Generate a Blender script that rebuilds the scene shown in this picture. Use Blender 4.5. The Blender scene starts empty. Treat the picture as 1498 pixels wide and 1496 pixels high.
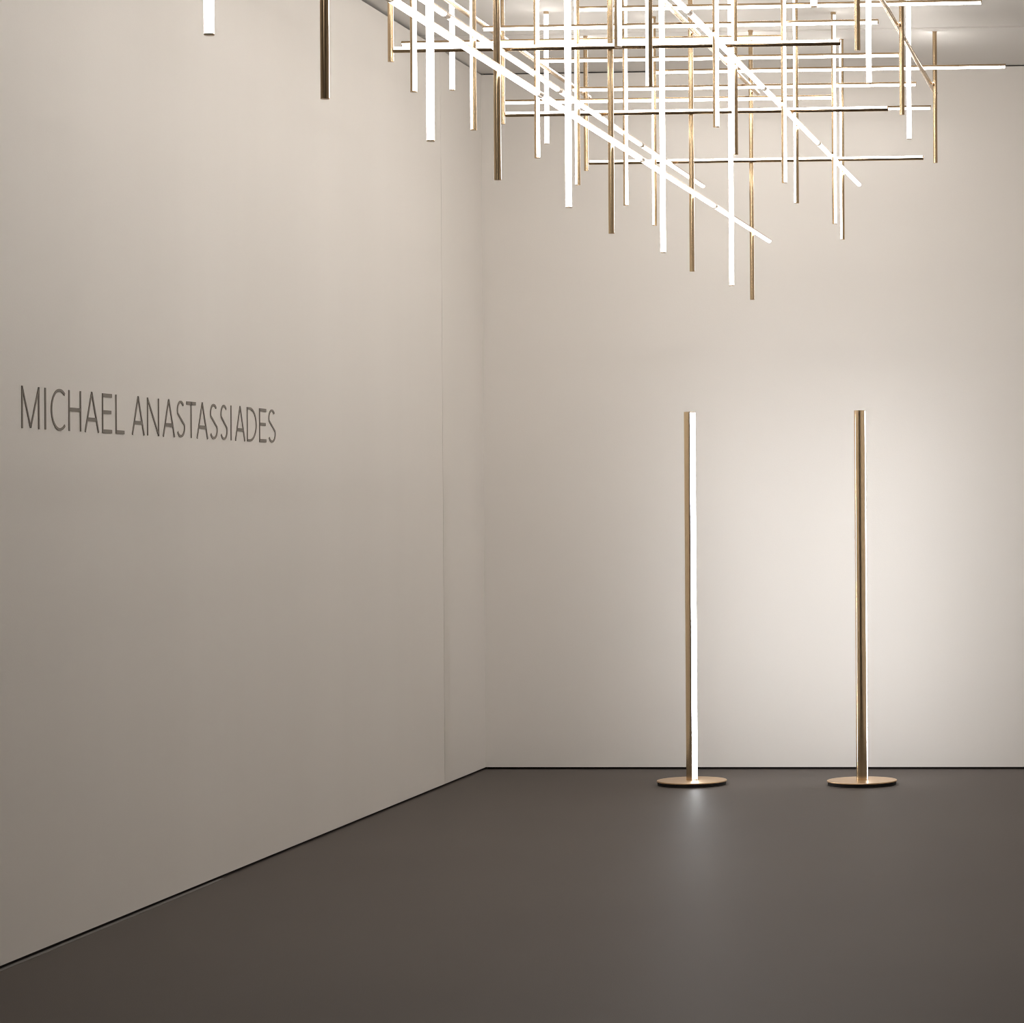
import bpy, bmesh, math, random
from mathutils import Vector, Matrix

random.seed(4)
sc = bpy.context.scene
col = sc.collection
EYE = 1.40                      # lens height above the floor
PI = math.pi

# ------------------------------------------------------------------ materials
def new_mat(name):
    m = bpy.data.materials.new(name); m.use_nodes = True
    nt = m.node_tree
    return m, nt, nt.nodes['Principled BSDF']

def paint(name, a, b, rough, scale=(1, 1, 1), bump=0.0, spec=0.3, bump_scale=140):
    m, nt, p = new_mat(name)
    tc = nt.nodes.new('ShaderNodeTexCoord')
    mp = nt.nodes.new('ShaderNodeMapping'); mp.inputs['Scale'].default_value = scale
    n = nt.nodes.new('ShaderNodeTexNoise'); n.inputs['Scale'].default_value = 1.0
    n.inputs['Detail'].default_value = 4
    r = nt.nodes.new('ShaderNodeValToRGB')
    r.color_ramp.elements[0].position = .3; r.color_ramp.elements[1].position = .7
    r.color_ramp.elements[0].color = (*a, 1); r.color_ramp.elements[1].color = (*b, 1)
    nt.links.new(tc.outputs['Object'], mp.inputs['Vector'])
    nt.links.new(mp.outputs['Vector'], n.inputs['Vector'])
    nt.links.new(n.outputs['Fac'], r.inputs['Fac'])
    nt.links.new(r.outputs['Color'], p.inputs['Base Color'])
    p.inputs['Roughness'].default_value = rough
    p.inputs['Specular IOR Level'].default_value = spec
    if bump:
        n2 = nt.nodes.new('ShaderNodeTexNoise'); n2.inputs['Scale'].default_value = bump_scale
        n2.inputs['Detail'].default_value = 3
        bp = nt.nodes.new('ShaderNodeBump'); bp.inputs['Strength'].default_value = bump
        bp.inputs['Distance'].default_value = .002
        nt.links.new(tc.outputs['Object'], n2.inputs['Vector'])
        nt.links.new(n2.outputs['Fac'], bp.inputs['Height'])
        nt.links.new(bp.outputs['Normal'], p.inputs['Normal'])
    return m

def metal(name, c, rough, aniso=0.0):
    m, nt, p = new_mat(name)
    tc = nt.nodes.new('ShaderNodeTexCoord')
    n = nt.nodes.new('ShaderNodeTexNoise'); n.inputs['Scale'].default_value = 60; n.inputs['Detail'].default_value = 3
    mr = nt.nodes.new('ShaderNodeMapRange')
    mr.inputs['To Min'].default_value = rough * .85; mr.inputs['To Max'].default_value = rough * 1.15
    nt.links.new(tc.outputs['Object'], n.inputs['Vector'])
    nt.links.new(n.outputs['Fac'], mr.inputs['Value'])
    nt.links.new(mr.outputs['Result'], p.inputs['Roughness'])
    p.inputs['Base Color'].default_value = (*c, 1)
    p.inputs['Metallic'].default_value = 1.0
    if aniso:                                     # brushed around the tube: highlights run along it
        tg = nt.nodes.new('ShaderNodeTangent'); tg.direction_type = 'RADIAL'; tg.axis = 'Z'
        p.inputs['Anisotropic'].default_value = aniso
        nt.links.new(tg.outputs['Tangent'], p.inputs['Tangent'])
    return m

def glow(name, c, s):
    m, nt, p = new_mat(name)
    p.inputs['Base Color'].default_value = (.9, .88, .85, 1)
    p.inputs['Roughness'].default_value = .5
    p.inputs['Emission Color'].default_value = (*c, 1)
    p.inputs['Emission Strength'].default_value = s
    m.cycles.emission_sampling = 'FRONT'
    return m

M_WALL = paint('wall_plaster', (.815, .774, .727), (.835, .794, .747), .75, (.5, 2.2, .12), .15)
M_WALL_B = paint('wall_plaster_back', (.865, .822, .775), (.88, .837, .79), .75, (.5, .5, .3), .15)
M_CEIL = paint('ceiling_paint', (.70, .67, .635), (.72, .69, .655), .8, (.4, .4, .4), .1)
M_FLOOR = paint('floor_grey', (.111, .095, .085), (.120, .104, .093), .5, (.8, .8, .8), .25, .07, 260)
M_GAP = paint('shadow_gap', (.012, .010, .008), (.016, .013, .010), .8)  # near-black colour stands in for the shade inside the floor gap
M_GAP_C = paint('ceiling_shadow_gap', (.06, .055, .05), (.07, .064, .058), .8)  # dark colour stands in for shade in the slot below the ceiling
M_STRIP = paint('floor_strip', (.20, .19, .175), (.22, .21, .19), .55)
M_BRASS = metal('champagne_brass', (.54, .40, .25), .24)
M_DARK = metal('dark_bronze', (.30, .23, .16), .35)
M_BRASS_L = metal('polished_brass', (.82, .64, .42), .16)
M_BASE = metal('brass_base', (.70, .50, .31), .36)
M_FOOT = paint('foot_shadow_black', (.008, .007, .006), (.012, .011, .010), .7)  # black foot that also paints in the shadow gap under the lamp base
M_STEEL = metal('steel_cable', (.70, .68, .65), .35)
M_LETTER = paint('letter_taupe', (.22, .19, .16), (.24, .21, .175), .5)
M_OPAL = glow('opal_diffuser', (1.0, .972, .935), 10.4)
M_OPAL_L = glow('opal_lamp_diffuser', (.96, .985, 1.015), 13.6)

# ------------------------------------------------------------------ helpers
def finish(name, bm, mats, parent=None, loc=None):
    bmesh.ops.recalc_face_normals(bm, faces=bm.faces[:])
    me = bpy.data.meshes.new(name); bm.to_mesh(me); bm.free()
    for m in (mats if isinstance(mats, (list, tuple)) else [mats]): me.materials.append(m)
    o = bpy.data.objects.new(name, me); col.objects.link(o)
    if parent: o.parent = parent
    if loc: o.location = loc
    return o

def empty(name, loc, label, cat, group=None):
    o = bpy.data.objects.new(name, None); col.objects.link(o)
    o.location = loc; o.empty_display_size = .1
    o['label'] = label; o['category'] = cat
    if group: o['group'] = group
    return o

def box(bm, a, b):
    vs = [bm.verts.new((x, y, z)) for x in (a[0], b[0]) for y in (a[1], b[1]) for z in (a[2], b[2])]
    for f in ((0, 1, 3, 2), (4, 6, 7, 5), (0, 4, 5, 1), (2, 3, 7, 6), (0, 2, 6, 4), (1, 5, 7, 3)):
        bm.faces.new([vs[i] for i in f])

def half_solid(bm, r, z0, z1, seg=14):
    """brass half (x<0) of a round tube along z: arc + flat, closed"""
    A = [(r * math.cos(PI/2 + PI*i/seg), r * math.sin(PI/2 + PI*i/seg)) for i in range(seg + 1)]
    lo = [bm.verts.new((x, y, z0)) for x, y in A]; hi = [bm.verts.new((x, y, z1)) for x, y in A]
    for i in range(seg):
        f = bm.faces.new((lo[i], lo[i+1], hi[i+1], hi[i])); f.smooth = True
    lo2 = [bm.verts.new(v.co) for v in lo]; hi2 = [bm.verts.new(v.co) for v in hi]
    bm.faces.new((lo2[0], hi2[0], hi2[-1], lo2[-1]))
    bm.faces.new(lo2[::-1]); bm.faces.new(hi2)

def disc(bm, r, z0, z1, seg=28, bev=0.0, smooth=True):
    prof = [(r, z0), (r, z1)] if not bev else [(r-bev, z0), (r, z0+bev), (r, z1-bev), (r-bev, z1)]
    rings = []
    for (rr, z) in prof:
        rings.append([bm.verts.new((rr*math.cos(2*PI*i/seg), rr*math.sin(2*PI*i/seg), z)) for i in range(seg)])
    for a, b in zip(rings, rings[1:]):
        for i in range(seg):
            f = bm.faces.new((a[i], a[(i+1) % seg], b[(i+1) % seg], b[i])); f.smooth = smooth
    bot = [bm.verts.new(v.co) for v in rings[0]]; top = [bm.verts.new(v.co) for v in rings[-1]]
    bm.faces.new(bot[::-1]); bm.faces.new(top)

def half_shell(bm, r, z0, z1, seg=14):
    """opal half (x>0): outer arc with closed ends"""
    A = [(r * math.cos(-PI/2 + PI*i/seg), r * math.sin(-PI/2 + PI*i/seg)) for i in range(seg + 1)]
    lo = [bm.verts.new((x, y, z0)) for x, y in A]; hi = [bm.verts.new((x, y, z1)) for x, y in A]
    for i in range(seg):
        f = bm.faces.new((lo[i], lo[i+1], hi[i+1], hi[i])); f.smooth = True
    bm.faces.new([bm.verts.new(v.co) for v in lo][::-1]); bm.faces.new([bm.verts.new(v.co) for v in hi])

# ------------------------------------------------------------------ room shell
YB, ZC = 13.928, EYE + 2.198
PHI = .004
def wx(y): return -3.508 + PHI * (YB - y)       # inner face of the left wall, a hair out of square
XR, YR = 0.9, -2.2
SEAM = 13.1125

def struct(name, bm, m):
    o = finish(name, bm, m); o['kind'] = 'structure'; return o

def poly_prism(bm, pts, z0, z1):
    lo = [bm.verts.new((x, y, z0)) for x, y in pts]; hi = [bm.verts.new((x, y, z1)) for x, y in pts]
    n = len(pts)
    for i in range(n): bm.faces.new((lo[i], lo[(i+1) % n], hi[(i+1) % n], hi[i]))
    bm.faces.new(lo[::-1]); bm.faces.new(hi)

bm = bmesh.new(); box(bm, (-3.9, YR-.3, -.2), (XR+.3, YB+.3, 0)); struct('floor', bm, M_FLOOR)

# ceiling: front field, and the slightly lower strip before the back wall
CE = 12.811
bm = bmesh.new()
box(bm, (-3.9, YR-.3, ZC), (XR+.3, CE, ZC+.25))
box(bm, (-3.9, CE, ZC-.007), (XR+.3, YB+.3, ZC+.25))
struct('ceiling', bm, M_CEIL)

G = .011                                          # open joint under and over the walls
bm = bmesh.new()
def wall_part(y0, y1):
    poly_prism(bm, [(wx(y0), y0), (wx(y1), y1), (-3.8, y1), (-3.8, y0)], G, ZC-.014)
wall_part(YR, SEAM-.0025); wall_part(SEAM+.0025, YB)
poly_prism(bm, [(wx(SEAM)-.004, SEAM-.0025), (wx(SEAM)-.004, SEAM+.0025), (-3.8, SEAM+.0025), (-3.8, SEAM-.0025)], G, ZC-.014)
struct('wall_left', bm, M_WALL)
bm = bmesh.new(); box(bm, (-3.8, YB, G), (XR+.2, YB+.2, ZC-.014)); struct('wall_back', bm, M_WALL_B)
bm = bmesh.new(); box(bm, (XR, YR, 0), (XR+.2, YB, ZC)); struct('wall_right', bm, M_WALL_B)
bm = bmesh.new(); box(bm, (-3.8, YR-.2, 0), (XR+.2, YR, ZC)); struct('wall_rear', bm, M_WALL_B)
bm = bmesh.new(); poly_prism(bm, [(wx(YR)-.012, YR), (wx(YB)-.012, YB), (-3.8, YB), (-3.8, YR)], 0, G); struct('shadow_gap_left', bm, M_GAP)  # recess backing under the wall, its shade put into the colour
bm = bmesh.new(); box(bm, (-3.5, YB+.012, 0), (XR, YB+.2, G)); struct('shadow_gap_back', bm, M_GAP)
bm = bmesh.new(); poly_prism(bm, [(wx(YR)-.012, YR), (wx(YB)-.012, YB), (-3.8, YB), (-3.8, YR)], ZC-.014, ZC-.0072); struct('ceiling_gap_left', bm, M_GAP_C)  # recess backing over the wall, darkened to draw the gap's shade
bm = bmesh.new(); box(bm, (-3.5, YB+.012, ZC-.014), (XR, YB+.2, ZC-.0072)); struct('ceiling_gap_back', bm, M_GAP_C)
bm = bmesh.new(); poly_prism(bm, [(wx(YR), YR), (wx(9.9), 9.9), (wx(9.9)+.016, 9.9), (wx(YR)+.02, YR)], 0, .002); struct('trim_3', bm, M_STRIP)

# ------------------------------------------------------------------ wall lettering
BAR = .0118                                       # cross bars are a little heavier
W = .0082                                         # stroke width
T = .0022                                         # relief
def ribbon(bm, pts, w=W, closed=False):
    """flat stroke of width w along pts in (s, z), extruded T off the wall"""
    n = len(pts); L, R = [], []
    for i, p in enumerate(pts):
        a = Vector(pts[max(i-1, 0)]); b = Vector(pts[min(i+1, n-1)])
        if i not in (0, n-1):
            d1 = (Vector(p)-a).normalized(); d2 = (b-Vector(p)).normalized()
            d = (d1+d2).normalized()
        else: d = (b-a).normalized()
        nrm = Vector((-d.y, d.x))
        L.append(Vector(p)+nrm*w/2); R.append(Vector(p)-nrm*w/2)
    out = L + R[::-1]
    def V(q, t): return bm.verts.new((t, q.x, q.y))
    N = len(L)
    fl, fr = [V(q, T) for q in L], [V(q, T) for q in R]
    bl, br = [V(q, 0) for q in L], [V(q, 0) for q in R]
    for i in range(N-1):
        bm.faces.new((fl[i], fl[i+1], fr[i+1], fr[i])); bm.faces.new((bl[i], br[i], br[i+1], bl[i+1]))
        bm.faces.new((fl[i], bl[i], bl[i+1], fl[i+1])); bm.faces.new((fr[i], fr[i+1], br[i+1], br[i]))
    bm.faces.new((fl[0], fr[0], br[0], bl[0])); bm.faces.new((fl[-1], bl[-1], br[-1], fr[-1]))

def arc(cx, cz, rx, rz, a0, a1, n=22):
    return [(cx+rx*math.cos(math.radians(a0+(a1-a0)*i/n)), cz+rz*math.sin(math.radians(a0+(a1-a0)*i/n))) for i in range(n+1)]

def letter(ch, w, h):
    bm = bmesh.new(); h2 = W/2
    def st(*p, ww=W): ribbon(bm, list(p), ww)
    if ch == 'I': st((w/2, 0), (w/2, h))
    elif ch == 'M':
        st((h2, 0), (h2, h)); st((w-h2, 0), (w-h2, h))
        st((h2, h-.002), (w/2, .004), ww=W*.9); st((w/2, .004), (w-h2, h-.002), ww=W*.9)
    elif ch == 'H':
        st((h2, 0), (h2, h)); st((w-h2, 0), (w-h2, h)); st((h2, h*.53), (w-h2, h*.53), ww=BAR)
    elif ch == 'A':
        st((h2*.8, 0), (w/2, h)); st((w-h2*.8, 0), (w/2, h)); st((w*.19, h*.32), (w*.81, h*.32), ww=BAR)
    elif ch == 'E':
        st((h2, 0), (h2, h)); st((h2, h-BAR/2), (w, h-BAR/2), ww=BAR); st((h2, h*.53), (w*.92, h*.53), ww=BAR); st((h2, BAR/2), (w, BAR/2), ww=BAR)
    elif ch == 'L':
        st((h2, 0), (h2, h)); st((h2, BAR/2), (w, BAR/2), ww=BAR)
    elif ch == 'T':
        st((w/2, 0), (w/2, h)); st((0, h-BAR/2), (w, h-BAR/2), ww=BAR)
    elif ch == 'N':
        st((h2, 0), (h2, h)); st((w-h2, 0), (w-h2, h)); st((h2, h-.003), (w-h2, .003))
    elif ch == 'C':
        rx = w*.62-h2; st(*arc(h2+rx, h/2, rx, h/2-h2+.001, 52, 308, 34))
    elif ch == 'D':
        st((h2, 0), (h2, h))
        st((h2, h-h2), (w*.30, h-h2), *arc(w*.30, h/2, w*.70-h2, h/2-h2, 84, -84, 28), (w*.30, h2), (h2, h2))
    elif ch == 'S':
        rx = w/2-h2; rz = h*.255-h2*.6; cz1 = h-h2-rz; cz2 = h2+rz
        up = arc(w/2, cz1, rx*.92, rz, 38, 200, 18)
        dn = arc(w/2, cz2, rx, rz, 20, -150, 18)
        st(*(up + dn))
    return finish('letter', bm, M_LETTER)

LET = [('M', 8.153, 8.286), ('I', 8.326, 8.338), ('C', 8.376, 8.486), ('H', 8.516, 8.616), ('A', 8.647, 8.765), ('E', 8.794, 8.877),
       ('L', 8.911, 8.986), ('A', 9.057, 9.17), ('N', 9.197, 9.308), ('A', 9.346, 9.461), ('S', 9.482, 9.562), ('T', 9.58, 9.673),
       ('A', 9.684, 9.8), ('S', 9.823, 9.903), ('S', 9.936, 10.011), ('I', 10.047, 10.059), ('A', 10.098, 10.21), ('D', 10.232, 10.343),
       ('E', 10.376, 10.457), ('S', 10.485, 10.571)]
Z0, CAP = EYE + .2225, .1305
sign = empty('wall_lettering', (wx(9.36), 9.36, Z0), 'thin grey-brown capital letters spelling two words, mounted on the left wall', 'lettering')
for ch, a, b in LET:
    o = letter(ch, b-a, CAP); o.parent = sign
    o.location = (wx((a+b)/2) - wx(9.36) + .0003, a - 9.36, 0)

# ------------------------------------------------------------------ floor lamps
def floor_lamp(x, y, lit_deg, label):
    t = empty('floor_lamp', (x, y, 0), label, 'floor lamp', 'tall brass tube floor lamps')
    H = 1.812; r = .0275
    bm = bmesh.new(); disc(bm, .166, 0, .015, 96); finish('foot', bm, M_FOOT, t)['label'] = 'flat black foot painting in the shadow gap under the brass disc'
    bm = bmesh.new(); disc(bm, .170, .015, .022, 96, .0015); finish('base', bm, M_BASE, t)
    bm = bmesh.new()
    half_solid(bm, r, .022, H-.003, 32); disc(bm, r, .022, .026, 48)
    pole = finish('pole', bm, M_BRASS_L, t); pole.rotation_euler = (0, 0, math.radians(lit_deg))
    bm = bmesh.new(); disc(bm, r, H-.003, H, 48); finish('end_cap', bm, M_BRASS_L, t)
    bm = bmesh.new(); half_shell(bm, r, .0265, H-.0035, 32)
    d = finish('diffuser', bm, M_OPAL_L, t); d['label'] = 'glowing white lit half of the pole'; d.rotation_euler = (0, 0, math.radians(lit_deg))
    return t
floor_lamp(-2.306, 13.19, 13, 'left brass floor lamp on a disc base, glowing white along its right edge')
floor_lamp(-1.474, 13.19, 69, 'right brass floor lamp on a disc base, lit side turned to the bright back wall')

# ------------------------------------------------------------------ chandelier
K = 1.166                                         # overall size
R = .0088 * K
LM = 1.41                                         # pitch of the modules along the room
chan = empty('chandelier', (-1.913, 9.5, ZC), 'large hanging chandelier, a grid of crossing brass and glowing white light tubes', 'chandelier')
CH = Vector(chan.location)
DIRS = {'+x': (1, 0, 0), '-x': (-1, 0, 0), '+y': (0, 1, 0), '-y': (0, -1, 0), '+z': (0, 0, 1), '-z': (0, 0, -1), 'up': (-.5, 0, .866)}
cache = {}
def tube(name, p0, p1, lit):
    """round tube from p0 to p1: brass profile with end caps, and the opal half facing `lit` as a sub-part"""
    p0, p1 = Vector(p0), Vector(p1); L = (p1-p0).length
    key = (name, round(L, 3))
    if key not in cache:
        bm = bmesh.new(); half_solid(bm, R, .003, L-.003); disc(bm, R, 0, .003, 28); disc(bm, R, L-.003, L, 28)
        a = finish(name, bm, M_BRASS)
        bm = bmesh.new(); half_shell(bm, R, .0034, L-.0034)
        b = finish('diffuser', bm, M_OPAL, a); b['label'] = 'glowing white lit half of the tube'
    else:
        a0, b0 = cache[key]
        a = a0.copy(); col.objects.link(a)
        b = b0.copy(); col.objects.link(b); b.parent = a
    cache.setdefault(key, (a, b))
    zx = (p1-p0).normalized(); xx = Vector(DIRS[lit]).normalized(); yx = zx.cross(xx)
    m = Matrix((xx, yx, zx)).transposed().to_4x4(); m.translation = p0 - CH
    a.parent = chan; a.matrix_local = m
    return a

def P(x, y, z): return (x*K, y*K, EYE + z*K)
ZT = (ZC - .009 - EYE) / K                        # the uprights hang straight from the ceiling
VERT = [  # x, y of the farthest one, bottom, top, lit side, how many
    (-1.6215, 10.212, .792, '-y', 5), (-1.6605, 10.981, .7945, '+y', 5),
    (-1.9525, 9.860, 1.0615, '+x', 4), (-1.9915, 10.633, 1.065, '-x', 4),
    (-2.3835, 10.481, 1.372, '-y', 4), (-2.3445, 11.020, 1.330, '+y', 4),
    (-1.2785, 10.606, 1.0592, '+x', 4), (-1.3175, 11.202, 1.0543, '-x', 4),
    (-.9585, 10.327, 1.3495, '-y', 4), (-.9195, 11.055, 1.3467, '+y', 4)]
for x, y, zb, lit, n in VERT:
    for k in range(n):
        tube('upright_tube', P(x, y - k*LM, zb), P(x, y - k*LM, ZT), lit)
CROSS = [  # y of the farthest one, x0, x1, height, lit side, how many
    (10.961, -2.32, -.96, 1.356, '+z', 4), (10.75, -2.028, -.614, 1.687, '-z', 3), (10.626, -2.314, -.957, 1.604, '-z', 3),
    (10.688, -2.614, -1.284, 1.567, '-z', 3), (11.67, -2.369, -.988, 1.66, '-z', 3)]
for y, x0, x1, z, lit, n in CROSS:
    for k in range(n):
        tube('cross_tube', P(x0, y - k*LM, z), P(x1, y - k*LM, z), lit)
LONG = [  # x, far end y, height, lit side
    (-1.641, 11.334, 1.0658, '-z', 5), (-1.972, 11.65, 1.335, '-z', 4), (-1.298, 11.654, 1.3325, '-z', 4),
    (-2.364, 11.182, 1.652, '+z', 3), (-1.641, 11.034, 1.637, '+z', 3), (-.939, 11.313, 1.667, 'up', 3)]
for x, y, z, lit, n in LONG:
    for k in range(n):
        tube('long_tube', P(x, y - (k+1)*LM + .042, z), P(x, y - k*LM, z), lit)
# short couplings between the long tubes
cp = None
for x, y, z, lit, n in LONG:
    for k in range(1, n):
        if cp is None:
            bm = bmesh.new(); disc(bm, R*.97, 0, .042*K, 24); o = cp = finish('coupling', bm, M_DARK, chan)
        else:
            o = cp.copy(); col.objects.link(o)
        o.rotation_euler = (-PI/2, 0, 0); o.location = Vector(P(x, y - k*LM, z)) - CH
# small fixing discs where the uprights meet the ceiling
rose = None
for x, y, zb, lit, n in VERT:
    for k in range(n):
        if rose is None:
            bm = bmesh.new(); disc(bm, R*1.15, -.009, 0, 24)
            o = rose = finish('ceiling_fixing', bm, M_BRASS, chan)
        else:
            o = rose.copy(); col.objects.link(o)
        o.location = (x*K - CH.x, (y - k*LM)*K - CH.y, 0)

# ------------------------------------------------------------------ world, camera, view
w = bpy.data.worlds.new('World'); sc.world = w; w.use_nodes = True
w.node_tree.nodes['Background'].inputs['Color'].default_value = (.02, .019, .018, 1)

cam = bpy.data.cameras.new('camera'); co = bpy.data.objects.new('camera', cam); col.objects.link(co)
cam.sensor_width = 36; cam.sensor_fit = 'HORIZONTAL'; cam.lens = 4000/1498*36
cam.shift_x = (749-1455.47)/1498; cam.shift_y = -(748-723.395)/1498
rot = Matrix.Rotation(.062031, 3, 'Z') @ Matrix.Rotation(PI/2, 3, 'X') @ Matrix.Rotation(-.0065896, 3, 'Z')
co.matrix_world = Matrix.Translation((0, 0, EYE)) @ rot.to_4x4()
cam.clip_end = 60
sc.camera = co

vs = sc.view_settings
vs.view_transform = 'Standard'; vs.look = 'None'; vs.gamma = 1; vs.use_curve_mapping = False
vs.exposure = 0.0
sc.cycles.use_denoising = True
sc.cycles.filter_width = 1.05
